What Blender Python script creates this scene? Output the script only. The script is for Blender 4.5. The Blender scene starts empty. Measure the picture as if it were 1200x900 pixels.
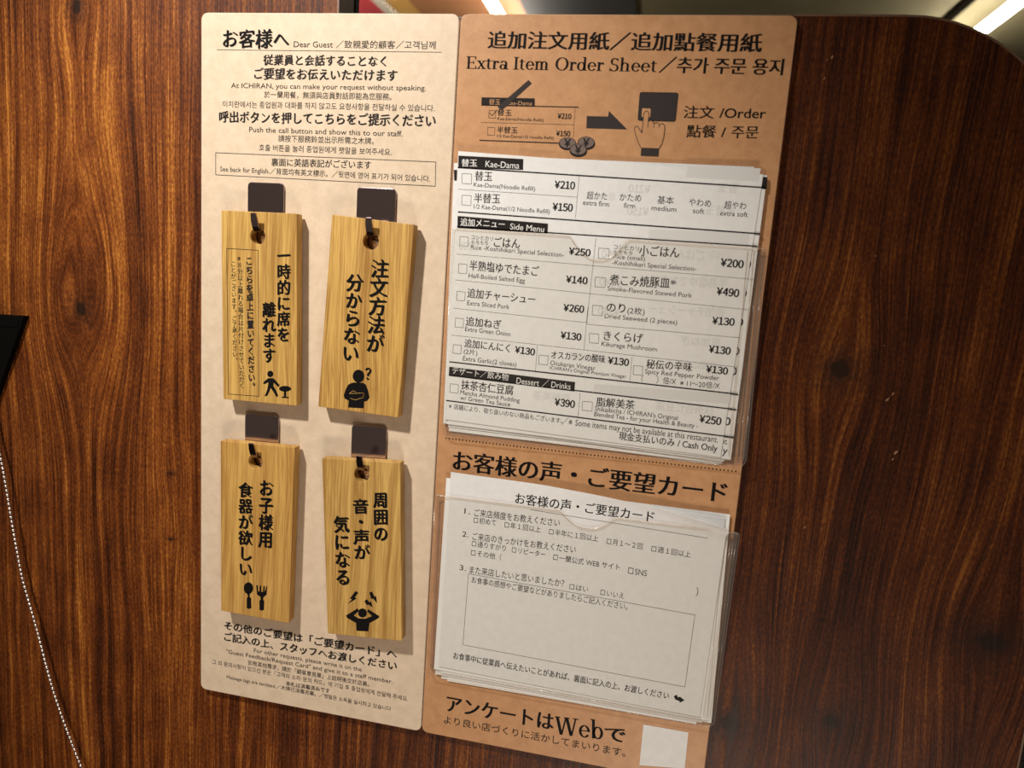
import bpy, bmesh, math, random
from mathutils import Vector, Matrix
random.seed(7)
SC = bpy.context.scene
COL = SC.collection
# ------------------------------------------------------------------ camera
cam = bpy.data.objects.new('camera', bpy.data.cameras.new('camera'))
COL.objects.link(cam)
_r = Vector((0.9782203, 0.1956162, 0.0694214)); _d = Vector((0.0984535, -0.1428321, -0.9848380)); _f = Vector((-0.1827347, 0.9702233, -0.1589804))
_m = Matrix((_r, -_d, -_f)).transposed().to_4x4()
_m.translation = Vector((0.249396, -0.365366, 1.178761))
cam.matrix_world = _m
cam.data.sensor_width = 36.0
cam.data.lens = 25.36
cam.data.clip_start = 0.02
cam.data.dof.use_dof = True
cam.data.dof.focus_distance = 0.40
cam.data.dof.aperture_fstop = 8.5
SC.camera = cam
# ------------------------------------------------------------------ view, world, lamps
SC.view_settings.view_transform = 'Standard'
SC.view_settings.look = 'None'
SC.view_settings.gamma = 1.0
SC.view_settings.use_curve_mapping = False
SC.view_settings.exposure = 0.0
wd = bpy.data.worlds.new('dim_room'); SC.world = wd; wd.use_nodes = True
wd.node_tree.nodes['Background'].inputs[0].default_value = (1.0, 0.80, 0.62, 1)
wd.node_tree.nodes['Background'].inputs[1].default_value = 0.09

def BW(u, v, w):
    """board millimetres (right, down, out of the board) -> world metres"""
    return Vector((u/1000.0, -w/1000.0, 1.3 - v/1000.0))

def lamp(name, kind, pos, aim, power, color, size, **kw):
    d = bpy.data.lights.new(name, kind); d.energy = power; d.color = color
    if kind == 'AREA': d.shape = 'RECTANGLE'; d.size = size[0]; d.size_y = size[1]
    else: d.shadow_soft_size = size
    for k, v in kw.items(): setattr(d, k, v)
    o = bpy.data.objects.new(name, d); COL.objects.link(o)
    o.location = BW(*pos)
    o.rotation_euler = (BW(*aim) - BW(*pos)).to_track_quat('-Z', 'Y').to_euler()
    return o
lamp('booth_spotlight', 'SPOT', (-110, -330, 430), (55, 165, 0), 26.0, (1.0, 0.955, 0.89), 0.022, spot_size=math.radians(60), spot_blend=1.0)
lamp('counter_bounce_fill', 'AREA', (420, 1080, 640), (260, 300, 0), 5.2, (1.0, 0.85, 0.72), (0.36, 0.14))  # added area fill, stands in for warm light bounced up off the counter
lamp('far_room_fill', 'POINT', (-1500, -650, -2300), (-1500, 0, -2300), 30.0, (1.0, 0.90, 0.76), 0.06)  # added unseen fill that brightens the ceiling panels at the left

# ------------------------------------------------------------------ printed matter, in board millimetres (right, down)
LB_HEAD = [["お客様へ","brush",12.74,17.38,50.9,17.44,9.12],["Dear Guest ／致親愛的顧客／고객님께","sans",53.37,16.98,129.92,16.64,3.8]]
LB_RULE = [[9.26,18.52],[133.09,18.05]]
LB_BODY = [["従業員と会話することなく","brush",36.16,25.7,104.41,25.41,5.16],["ご要望をお伝えいただけます","brush",31.07,32.73,110.61,32.19,5.4],["At ICHIRAN, you can make your request without speaking.","sans",17.79,37.56,126.02,36.41,2.71],["於一蘭用餐，無須與店員對話即能為您服務。","sans",37.06,42.11,107.85,41.54,3.38],["이치란에서는 종업원과 대화를 하지 않고도 요청사항을 전달하실 수 있습니다.","sans",12.93,47.55,130.98,46.48,3.39],["呼出ボタンを押してこちらをご提示ください","brush",10.75,55.31,132.07,53.71,5.72],["Push the call button and show this to our staff.","sans",28.61,59.72,114.6,59.03,2.87],["請按下服務鈴並出示所需之木牌。","sans",45.59,64.1,99.24,63.61,3.44],["호출 버튼을 눌러 종업원에게 팻말을 보여주세요.","sans",34.54,69.15,109.08,68.73,3.45]]
LB_BOX = [[8.86,71.16],[133.01,70.94],[133.44,82.94],[8.91,82.73]]
LB_NOTE = [["裏面に英語表記がございます","semi",41.73,76.71,98.29,75.9,4.04],["See back for English.／背面均有英文標示。／뒷면에 영어 표기가 되어 있습니다.","sans",11.55,80.99,130.5,80.99,3.26]]
LB_CLOSE = [["その他のご要望は「ご要望カード」へ","brush",15.65,347.12,124.92,346.5,5.36],["ご記入の上、スタッフへお渡しください","brush",15.7,354.28,125.25,353.59,5.39],["For other requests, please write it on the","sans",35.45,358.36,103.94,358.22,2.71],["\"Guest Feedback/Request Card\" and give it to a staff member.","sans",17.18,362.34,123.06,362.27,2.71],["如有其他需求，請於「顧客意見單」上註明後交於店員。","sans",31.64,367.21,108.89,366.99,3.13],["그 외 문의사항이 있으신 분은「고객의 소리·문의 카드」에 기입 후 종업원에게 전달해 주세요.","sans",7.94,371.15,132.82,371.52,3.14],["本札は消毒済みです","semi",56.6,376.13,84.56,375.74,3.01],["Message tags are sanitized.／木牌已消毒完畢。／팻말은 소독을 실시하고 있습니다","sans",17.58,379.05,122.81,379.7,2.88]]
RB_HEAD = [["追加注文用紙／追加點餐用紙","mincho",156.5,16.01,285.88,16.01,8.11],["Extra Item Order Sheet","serif",146.26,25.57,239.36,25.37,5.76],["／추가 주문 용지","mincho",240.35,25.74,296.42,25.84,7.22]]
RB_GBOX = [[155.07,38.94],[181.89,38.78],[182.15,42.27],[155.14,42.64]]
RB_GHEAD = [["替玉","sans",159.12,42.39,164.72,42.34,2.78],["Kae-Dama","sans",168.17,42.25,180.82,42.11,2.01]]
RB_GLINES = [[[155.14,42.64],[203.84,42.33],0.45],[[155.29,50.88],[202.18,50.58],0.12],[[202.06,42.88],[202.42,56.58],0.12],[[155.29,59.5],[195.54,59.44],0.5]]
RB_GCHK = [[[159.29,45.06],[162.72,45.12],[162.74,48.67],[159.25,48.62]],[[159.11,53.06],[162.83,53.2],[162.81,56.93],[159.25,56.85]]]
RB_GTICK = [[159.53,46.22],[160.93,47.55],[163.45,44.59]]
RB_GTEXT = [["替玉","semi",163.64,47.47,170.84,47.41,3.14],["Kae-Dama(Noodle Refill)","sans",163.78,49.45,187.07,49.55,1.42],["¥210","bold",193.81,47.84,200.65,47.89,2.4],["半替玉","semi",163.99,55.77,174.4,55.62,3.16],["1/2 Kae-Dama(1/2 Noodle Refill)","sans",164.12,57.71,192.75,57.72,1.42],["¥150","bold",193.67,55.98,200.8,56.04,2.41]]
RB_PENCIL = [[178.19,30.33],[179.89,31.78],[167.09,43.6],[165.43,44.76],[163.54,43.29]]
RB_COIN = [[[199.76,59.21],[203.95,59.06],[199.97,61.82]],[[208.88,58.63],[213.03,58.48],[209.12,61.33]],[[205.26,62.13],[209.43,61.97],[205.48,64.74]]]
RB_ARROW = [[208.12,46.32],[218.44,46.26],[218.61,43.65],[228.12,51.88],[208.44,51.96]]
RB_BTN = [[232.57,34.78],[250.41,34.67],[250.39,47.49],[232.83,47.56]]
RB_KEY = [[234.23,41.98],[238.34,42.02],[238.5,46.07],[234.38,46.03]]
RB_HAND = [[235.32,53.23],[235.29,44.53],[235.68,43.58],[236.44,43.17],[237.28,43.54],[237.69,44.46],[237.74,48.21],[238.32,47.57],[239.28,47.54],[240.32,48.29],[240.64,49.06],[241.14,48.42],[242.11,48.47],[242.99,49.3],[243.2,49.76],[243.6,48.97],[244.7,48.78],[245.58,49.53],[245.8,50.93],[245.77,54.61],[245.09,58.16],[243.93,60.26],[235.6,60.25],[233.98,57.78],[232.34,54.28],[231.62,51.78],[231.68,50.76],[232.37,50.34],[233.3,50.7],[234.43,52.4]]
RB_KNUCK = [[[237.73,48.06],[237.83,50.72]],[[240.64,49.06],[240.58,50.86]],[[243.2,49.76],[243.06,50.78]],[[235.19,51.82],[235.19,53.47]]]
RB_CUFF = [[235.6,60.25],[244.01,60.25],[244.12,63.8],[235.7,63.82]]
RB_GNOTE = [["注文 /Order","semi",253.88,45.99,291.18,45.41,5.68],["點餐 / 주문","semi",256.14,54.62,288.93,54.02,5.72]]
RB_DOTS = [[146.67,214.11],[297.16,213.82]]
RB_FEED = [["お客様の声・ご要望カード","mincho",151.16,231.17,294.35,230.86,10.97]]
RB_WEB = [["アンケートは","mincho",155.76,373.42,217.6,372.88,10.73],["Web","serif",218.52,374.43,245.14,372.38,10.53],["で","mincho",245.99,373.23,257.5,372.2,9.43]]
RB_WEB2 = [["より良い店づくりに活かしてまいります。","sans",154.83,380.92,257.96,380.34,5.01]]
RB_CODE = [[265.72,359.13],[289.41,358.99],[289.73,380.33],[265.94,383.44]]
OS_OUT = [[145.31,65.51],[292.89,70.44],[288.85,206.93],[146.33,203.29]]
OS_BAR = [[[145.59,67.7],[178.82,68.03],[179.04,73.31],[145.76,73.62]],[[146.88,97.28],[193.57,98.49],[193.71,103.32],[147.12,103.34]],[[146.94,174.83],[213.65,176.42],[213.64,181.32],[146.92,179.73]]]
OS_BARTXT = [[["替玉","semi",147.4,72.9,155.48,72.73,3.64],["Kae-Dama","sans",159.82,72.65,177.0,72.75,3.28]],[["追加メニュー","semi",148.57,102.13,171.7,102.04,3.94],["Side Menu","sans",174.47,102.33,191.79,102.77,3.12]],[["デザート／飲み物","sans",148.64,178.4,178.95,179.29,3.7],["Dessert ／ Drinks","sans",183.31,180.13,211.51,180.54,3.37]]]
OS_RULES = [[[145.49,73.52],[294.93,76.33],0.65],[[146.94,95.3],[294.78,97.46],0.65],[[146.93,102.67],[294.18,103.31],0.6],[[146.79,172.26],[293.42,174.52],0.65],[[146.91,179.44],[293.28,182.21],0.65],[[146.2,193.01],[294.11,196.14],0.65]]
OS_THIN = [[[146.39,84.07],[206.93,84.99]],[[207.15,74.41],[206.95,95.32]],[[147.44,116.37],[294.07,118.79]],[[147.31,129.55],[293.81,133.28]],[[147.24,144.05],[217.53,145.9]],[[216.61,146.67],[291.26,146.98]],[[147.14,158.12],[291.9,161.31]],[[217.86,104.22],[216.93,145.52]],[[216.83,138.12],[216.66,159.92]],[[192.82,159.72],[192.84,172.99]],[[240.84,161.13],[240.98,173.84]],[[216.6,181.85],[216.59,194.82]]]
OS_CHK = [[[147.89,76.31],[152.92,76.36],[153.11,81.25],[148.18,81.19]],[[148.53,86.94],[153.4,86.92],[153.47,91.85],[148.7,91.71]],[[148.71,107.41],[153.23,107.57],[153.22,112.28],[148.85,112.12]],[[148.93,121.18],[153.32,121.31],[153.31,126.08],[148.92,125.95]],[[148.86,135.27],[153.28,135.38],[153.1,139.92],[148.83,139.81]],[[148.8,149.09],[153.17,149.16],[153.16,153.79],[148.79,153.74]],[[148.45,162.97],[152.84,163.01],[152.83,167.56],[148.43,167.53]],[[219.67,108.8],[224.85,108.89],[224.88,113.86],[219.83,113.77]],[[219.23,123.01],[224.31,123.07],[224.45,127.81],[219.37,127.76]],[[219.18,136.95],[224.14,136.98],[224.29,141.78],[219.31,141.76]],[[218.76,151.11],[223.51,151.11],[223.65,155.73],[219.03,155.73]],[[194.01,164.34],[198.77,164.32],[198.86,169.05],[194.23,169.07]],[[242.04,165.24],[246.57,165.22],[246.74,169.7],[242.2,169.74]],[[148.05,183.81],[152.49,183.94],[152.47,188.57],[148.02,188.45]],[[218.19,185.9],[223.29,185.79],[223.42,190.55],[218.31,190.53]]]
OS_ITEM = [["替玉","semi",154.71,79.5,163.7,79.42,4.7],["半替玉","semi",154.98,90.37,168.52,90.07,4.74],["超かた","sans",211.64,85.7,221.51,85.74,3.79],["かため","sans",227.57,85.71,237.95,85.72,3.76],["基本","sans",245.71,86.12,253.36,86.13,3.73],["やわめ","sans",260.59,86.41,270.77,86.54,3.7],["超やわ","sans",276.96,86.88,286.95,86.87,3.67],["コシヒカリ","sans",154.79,108.61,165.96,108.78,2.41],["もちもち","sans",154.93,110.88,163.58,110.92,2.13],["ごはん","semi",166.59,111.58,180.13,111.72,5.08],["半熟塩ゆでたまご","semi",154.55,124.11,190.72,124.74,5.13],["追加チャーシュー","semi",154.35,138.07,189.89,138.81,4.9],["コシヒカリ","sans",226.94,108.89,239.12,109.08,2.33],["もちもち","sans",227.14,111.08,236.29,111.18,2.06],["小ごはん","semi",239.33,111.26,258.63,111.08,5.17],["煮こみ焼豚皿","semi",226.43,126.41,255.56,125.94,5.25],["※","sans",255.63,124.0,258.37,124.22,2.74],["のり","semi",226.08,139.66,235.36,139.62,4.78],["(2枚)","sans",236.5,139.81,244.86,139.84,3.5],["追加ねぎ","semi",154.39,152.57,173.25,152.93,4.73],["きくらげ","semi",225.93,153.9,245.33,153.81,4.85],["追加にんにく","semi",154.35,163.87,178.61,164.49,4.49],["(2片)","sans",154.28,167.43,161.58,167.75,3.11],["オスカランの酸味","semi",200.26,165.58,227.76,165.36,4.12],["秘伝の辛味","semi",248.25,166.01,270.55,165.63,4.58],["（　　）倍/X","sans",246.53,173.01,263.48,172.96,3.53],["※11～20倍/X","sans",265.47,173.17,284.53,172.87,3.23],["抹茶杏仁豆腐","semi",153.95,186.25,182.03,186.54,5.14],["脂解美茶","semi",225.24,187.68,244.56,187.44,4.71]]
OS_EN = [["Kae-Dama(Noodle Refill)","sans",154.31,82.41,185.79,83.02,2.21],["1/2 Kae-Dama(1/2 Noodle Refill)","sans",154.98,93.12,193.93,93.61,2.22],["extra firm","sans",210.06,88.5,222.89,88.78,2.58],["firm","sans",229.92,88.82,235.4,88.94,2.56],["medium","sans",243.33,89.32,255.05,89.5,2.54],["soft","sans",262.79,89.62,268.09,89.73,2.52],["extra soft","sans",275.48,89.99,288.1,90.09,2.5],["Rice -Koshihikari Special Selection-","sans",154.79,113.46,202.59,114.35,2.4],["Half-Boiled Salted Egg","sans",154.48,127.88,183.98,128.36,2.44],["Extra Sliced Pork","sans",154.59,141.86,176.86,142.29,2.47],["Rice (small)","sans",227.34,113.28,242.57,113.51,2.2],["-Koshihikari Special Selection-","sans",226.92,116.35,267.29,116.75,2.33],["Smoke-Flavored Stewed Pork","sans",225.7,129.12,266.65,129.65,2.35],["Dried Seaweed (2 pieces)","sans",225.52,142.82,261.01,143.12,2.38],["Extra Green Onion","sans",154.27,155.39,178.45,156.11,2.51],["Kikurage Mushroom","sans",225.24,156.82,252.67,157.2,2.43],["Extra Garlic(2 cloves)","sans",154.05,170.87,182.67,171.43,2.54],["Osukaran Vinegar","sans",200.1,168.8,223.23,169.51,2.49],["ICHIRAN's Original Premium Vinegar","sans",200.14,171.17,238.92,171.98,1.93],["Spicy Red Pepper Powder","sans",247.97,168.63,283.8,168.64,2.42],["Matcha Almond Pudding","sans",153.67,188.89,185.72,190.02,2.43],["w/ Green Tea Sauce","sans",153.84,191.77,180.89,192.68,2.44],["Shikaibicha / ICHIRAN's Original","sans",224.77,190.12,266.22,190.48,2.49],["Blended Tea - for your Health & Beauty -","sans",224.74,192.94,276.41,193.49,2.49]]
OS_PRICE = [["¥210","bold",195.22,81.2,205.5,81.36,3.58],["¥150","bold",195.05,91.89,205.26,92.01,3.62],["¥250","bold",204.89,112.8,215.84,113.2,3.47],["¥140","bold",204.6,126.73,215.61,126.91,3.51],["¥260","bold",204.47,140.96,215.12,141.1,3.55],["¥200","bold",278.12,113.57,288.93,113.91,3.62],["¥490","bold",277.79,127.29,288.43,127.71,3.66],["¥130","bold",277.33,141.47,287.98,141.5,3.52],["¥130","bold",204.13,154.85,214.88,155.14,3.55],["¥130","bold",277.2,155.37,287.69,155.6,3.56],["¥130","bold",181.16,164.26,191.8,164.83,3.48],["¥130","bold",228.99,165.38,239.67,165.74,3.54],["¥130","bold",276.98,165.14,287.54,165.46,3.46],["¥390","bold",203.84,189.53,214.49,189.81,3.8],["¥250","bold",276.46,190.32,287.18,190.77,3.81]]
OS_FOOT = [["※店舗により、取り扱いのない商品もございます。","sans",147.93,197.21,208.79,198.66,2.87],["／※Some items may not be available at this restaurant.","sans",208.53,198.84,286.61,199.62,3.34],["現金支払いのみ / Cash Only","semi",238.07,203.72,286.9,204.56,4.3]]
S2_OUT = [[153.74,67.6],[294.69,70.69],[293.86,207.73],[147.44,205.8]]
S2_TXT = [["¥130","bold",280.74,140.95,291.91,141.32,3.52],["¥130","bold",280.66,155.09,291.77,155.4,3.56],["¥130","bold",280.45,164.86,291.65,165.38,3.59],["¥250","bold",279.7,189.9,291.57,190.5,3.8],["restaurant.","sans",278.8,199.65,291.37,200.12,3.29],["Only","sans",281.31,204.63,291.81,205.18,4.12],["¥200","bold",281.02,113.23,292.23,113.81,3.62],["¥490","bold",280.72,127.08,291.88,127.6,3.66]]
S2_BAR = [[[290.89,71.22],[294.97,71.52],[295.22,76.57],[290.9,76.35]]]
S2_RULES = [[[290.37,97.25],[294.51,97.56]],[[291.5,76.32],[295.12,76.69]],[[289.43,174.55],[293.54,174.75]],[[288.66,182.09],[293.66,182.3]],[[288.61,196.13],[293.64,196.3]]]
SLIPS = [[[143.2,71.28],[291.33,74.08],[290.65,209.1],[145.19,205.67]],[[148.62,66.84],[288.62,66.98],[291.46,208.67],[147.77,207.33]],[[147.11,73.08],[291.22,75.54],[290.04,210.48],[148.26,209.7]],[[150.14,73.32],[290.59,76.3],[288.53,211.43],[148.78,208.32]]]
SLIP3_BAR = [[143.28,74.62],[146.97,74.62],[147.17,79.86],[143.82,79.9]]
POCKET = [[[145.07,103.61],[298.58,104.26],[301.08,210.49],[145.3,212.35],[204.55,104.24],[220.3,115.28],[233.89,104.52]],[[143.31,245.32],[302.23,244.4],[301.36,351.75],[144.6,351.44],[210.97,245.71],[226.44,253.38],[240.77,245.32]]]
FC_OUT = [[151.18,231.61],[295.03,235.79],[293.96,347.55],[150.55,345.0]]
FC_EDGE = [[151.18,231.61],[203.04,232.54],[230.02,234.1],[260.77,236.86],[295.96,242.17]]
FC_TITLE = [["お客様の声・ご要望カード","semi",187.14,244.47,259.85,244.9,5.99]]
FC_RULE = [[195.76,246.77],[287.15,249.38]]
FC_TXT = [["1.","sans",159.89,253.74,163.06,253.78,3.18],["ご来店頻度をお教えください","sans",165.49,254.57,211.85,253.97,4.25],["□初めて","sans",165.41,258.43,177.69,258.31,3.5],["□年１回以上","sans",182.4,258.61,202.02,258.68,3.47],["□半年に１回以上","sans",206.48,258.99,232.55,259.31,3.43],["□月１～２回","sans",237.05,259.9,255.56,260.14,3.39],["□週１回以上","sans",260.1,260.55,279.93,260.97,3.35],["2.","sans",159.57,266.86,162.92,266.86,3.22],["ご来店のきっかけをお教えください","sans",165.22,267.99,221.41,267.4,4.28],["□通りすがり","sans",165.14,271.73,183.95,271.87,3.53],["□リピーター","sans",187.4,272.0,205.52,272.17,3.5],["□一蘭公式 WEB サイト","sans",209.86,272.8,244.93,273.31,3.61],["□SNS","sans",249.44,274.18,259.12,274.25,3.41],["□その他（","sans",164.98,276.97,181.96,277.18,3.55],["）","sans",284.72,280.49,285.86,280.46,3.69],["3.","sans",159.29,286.2,162.67,286.18,3.27],["また来店したいと思いましたか？","sans",164.82,287.16,216.82,287.12,4.35],["□はい","sans",219.77,287.78,229.8,287.94,3.5],["□いいえ","sans",236.31,288.33,248.72,288.55,3.47]]
FC_NOTE = [["お食事の感想やご要望などがありましたらご記入ください。","sans",166.28,292.54,251.05,294.39,3.86]]
FC_BOX = [[164.36,287.56],[285.45,291.33],[284.7,331.94],[163.69,329.56]]
FC_FOOT = [["お食事中に従業員へ伝えたいことがあれば、裏面に記入の上、お渡しください","semi",158.66,338.85,277.07,340.61,4.15]]
FC_ARROW = [[279.6,338.31],[281.12,337.04],[281.74,338.59],[282.75,337.87],[285.23,339.51],[283.01,341.38],[282.71,340.46],[280.54,339.97]]
CARDS = [[[148.63,235.4],[294.73,238.24],[297.66,349.1],[147.77,347.36]],[[153.79,235.81],[296.78,235.85],[300.22,350.32],[152.02,349.41]],[[151.9,238.07],[295.6,237.94],[295.53,351.29],[148.46,350.83]],[[154.7,238.79],[295.08,240.4],[292.86,352.84],[155.55,353.93]],[[153.7,239.99],[293.58,241.66],[293.64,351.7],[151.88,353.28]]]
TAG = [[[17.36,101.81],[61.25,101.22],[63.69,203.79],[19.33,204.61]],[[80.98,100.55],[125.92,103.24],[122.14,204.01],[76.2,202.84]],[[17.79,228.66],[63.08,227.33],[61.8,331.4],[18.7,330.88]],[[79.28,231.24],[124.3,228.53],[130.1,330.4],[85.81,333.55]]]
HOLE = [[39.04,114.29],[102.91,113.05],[39.44,238.18],[102.66,237.65]]
PLATE = [[[28.77,85.7],[49.94,85.39],[50.27,101.13],[28.97,102.28]],[[91.38,85.33],[112.86,85.26],[113.67,102.91],[91.51,104.17]],[[28.63,212.74],[49.46,212.2],[50.05,229.1],[28.63,231.62]],[[93.05,212.24],[113.32,211.65],[114.35,228.29],[92.92,230.88]]]
TAGTXT = [[["一時的に席を","tag",54.33,119.25,55.15,169.58,7.64],["離れます","tag",46.29,148.5,46.87,181.75,7.6]],[["注文方法が","tag",108.63,121.68,107.46,170.54,9.28],["分からない","tag",95.06,130.1,93.84,176.71,9.18]],[["お子様用","tag",46.39,247.57,46.48,288.06,8.68],["食器が欲しい","tag",33.6,250.74,34.27,307.36,8.8]],[["周囲の","tag",113.95,245.88,115.42,274.48,8.5],["音・声が","tag",102.49,251.41,104.93,286.34,9.07],["気になる","tag",91.65,262.44,94.29,303.37,9.22]]]
TAGNOTE = [["こちらを卓上に置いてください。","tag",34.14,125.13,36.77,198.02,4.12],["※⑩分以上離れる場合は片付けさせていただく","semi",28.77,124.77,30.68,197.58,3.1],["ことがございます。ご了承ください。","semi",24.76,128.06,26.51,183.67,2.89]]
TAGBOX = [[20.88,121.76],[39.31,121.59],[41.05,200.78],[22.61,201.4]]
PICT = [[[[49.45,187.47],[49.37,188.03],[49.13,188.55],[48.74,188.99],[48.24,189.29],[47.68,189.43],[47.12,189.4],[46.61,189.19],[46.21,188.84],[45.94,188.37],[45.84,187.82],[45.92,187.26],[46.17,186.74],[46.56,186.31],[47.06,186.01],[47.62,185.87],[48.18,185.9],[48.68,186.11],[49.09,186.46],[49.35,186.93]],[[46.34,190.19],[49.04,189.72],[50.52,190.52],[53.4,193.38],[52.52,194.42],[49.77,192.27],[49.57,194.08],[51.2,196.35],[52.72,199.36],[51.49,200.01],[49.86,197.54],[48.01,195.4],[47.36,197.16],[46.05,200.05],[44.46,200.32],[45.99,196.56],[46.51,193.86],[46.6,192.27],[44.58,193.53],[43.44,193.33],[43.88,192.44]],[[60.16,194.59],[60.0,195.1],[59.5,195.59],[58.71,196.02],[57.72,196.34],[56.61,196.53],[55.5,196.57],[54.49,196.45],[53.69,196.18],[53.17,195.79],[52.98,195.32],[53.15,194.82],[53.65,194.32],[54.44,193.9],[55.44,193.57],[56.55,193.38],[57.66,193.35],[58.66,193.47],[59.46,193.74],[59.98,194.13]],[[55.93,196.07],[57.27,195.94],[57.35,199.3],[58.92,199.35],[58.93,199.98],[54.66,200.21],[54.65,199.58],[56.0,199.34]]],[[[102.13,183.55],[102.08,184.33],[101.86,185.08],[101.5,185.78],[101.0,186.38],[100.39,186.86],[99.7,187.19],[98.97,187.35],[98.23,187.33],[97.52,187.15],[96.88,186.79],[96.34,186.29],[95.92,185.67],[95.64,184.96],[95.53,184.19],[95.59,183.41],[95.81,182.65],[96.18,181.95],[96.68,181.35],[97.29,180.88],[97.98,180.55],[98.71,180.4],[99.44,180.41],[100.15,180.6],[100.79,180.95],[101.33,181.45],[101.74,182.07],[102.02,182.78]],[[94.61,188.12],[96.6,187.47],[101.33,187.23],[103.13,187.95],[104.68,191.4],[105.52,194.71],[104.41,196.53],[102.55,197.29],[102.46,200.94],[93.53,201.44],[93.76,197.64],[91.33,196.75],[90.8,195.1],[91.98,191.33],[93.1,189.18]]],[[[39.14,313.56],[39.05,314.5],[38.77,315.42],[38.3,316.24],[37.69,316.92],[36.97,317.39],[36.2,317.64],[35.42,317.64],[34.69,317.4],[34.06,316.93],[33.57,316.25],[33.26,315.43],[33.15,314.51],[33.24,313.56],[33.53,312.65],[34.0,311.83],[34.61,311.16],[35.33,310.68],[36.11,310.44],[36.88,310.44],[37.61,310.68],[38.23,311.16],[38.72,311.82],[39.03,312.64]],[[35.47,317.41],[37.03,317.16],[36.94,319.27],[37.91,319.82],[38.11,325.88],[36.67,326.82],[35.22,326.35],[35.14,320.27],[35.86,319.45]],[[41.02,311.4],[41.98,311.25],[42.27,314.92],[43.11,315.01],[43.17,311.29],[44.12,311.14],[44.3,315.05],[45.25,314.9],[45.55,311.14],[46.38,311.01],[46.32,314.96],[47.45,310.84],[47.92,311.0],[47.65,316.02],[45.66,318.09],[45.57,319.62],[46.17,320.1],[46.14,325.6],[44.72,326.53],[43.27,326.07],[43.19,320.59],[44.02,319.75],[43.75,318.17],[41.58,317.0]]],[[[108.86,317.18],[108.79,317.9],[108.56,318.61],[108.17,319.24],[107.65,319.77],[107.04,320.15],[106.37,320.35],[105.7,320.37],[105.06,320.2],[104.51,319.86],[104.07,319.36],[103.79,318.74],[103.67,318.05],[103.73,317.33],[103.97,316.63],[104.36,315.99],[104.88,315.47],[105.49,315.09],[106.16,314.89],[106.83,314.87],[107.47,315.04],[108.02,315.38],[108.45,315.88],[108.74,316.49]],[[96.52,320.76],[103.2,315.38],[104.23,316.46],[101.12,319.98],[104.04,321.25],[108.37,320.64],[112.0,318.53],[108.94,316.17],[109.63,314.81],[116.29,317.8],[115.73,319.15],[110.69,322.88],[110.16,327.99],[103.08,328.84],[102.66,324.25],[97.19,322.03]],[[101.58,305.31],[103.34,305.9],[101.34,309.08],[102.48,309.51],[97.27,313.73],[99.78,310.45],[98.52,310.16]],[[109.84,304.85],[111.41,303.98],[112.87,306.71],[113.83,306.18],[114.62,310.26],[112.06,307.95],[111.1,308.6]],[[107.1,310.37],[108.65,309.0],[110.08,310.63],[111.04,309.98],[112.16,313.27],[109.39,311.99],[108.67,312.6]]]]
PICT_Q = ["？","tag",106.14,178.01,106.1,185.85,6.9]
PICT_ARM = [[[93.89,193.86],[95.97,192.06],[97.64,192.45]],[[93.89,193.86],[102.15,192.56],[102.01,195.06],[97.57,196.89],[94.57,196.29]]]
STEP = [75.01,-5.57]
FLAKES = [[317.43,16.52,2.4],[315.33,25.82,1.8],[348.23,104.1,1.2],[362.91,170.93,3.2],[364.81,168.24,2.5],[370.33,196.18,3.2],[369.3,199.71,2.0],[357.79,145.46,1],[333.94,239.35,2],[315.37,17.66,1.5]]
KNOTS = [[-81.32,162.9],[340.09,158.64],[426.39,284.82],[310.33,352.28],[359.45,340.86],[-79.12,-3.92],[-22.67,256.18],[-22.93,297.38]]
WEDGE = [[-117.09,169.88],[-170.9,175.04],[-179.85,311.73]]
CHAIN = [[-146.1,208.07],[-138.23,244.4],[-135.15,256.44],[-132.14,274.02],[-128.33,300.57],[-123.22,331.88],[-119.19,347.23],[-112.89,369.57],[-104.39,402.38],[-95.51,428.74],[-83.74,457.85],[-78.99,469.08]]
H = 389.01
SEAM = 141.69

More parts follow.
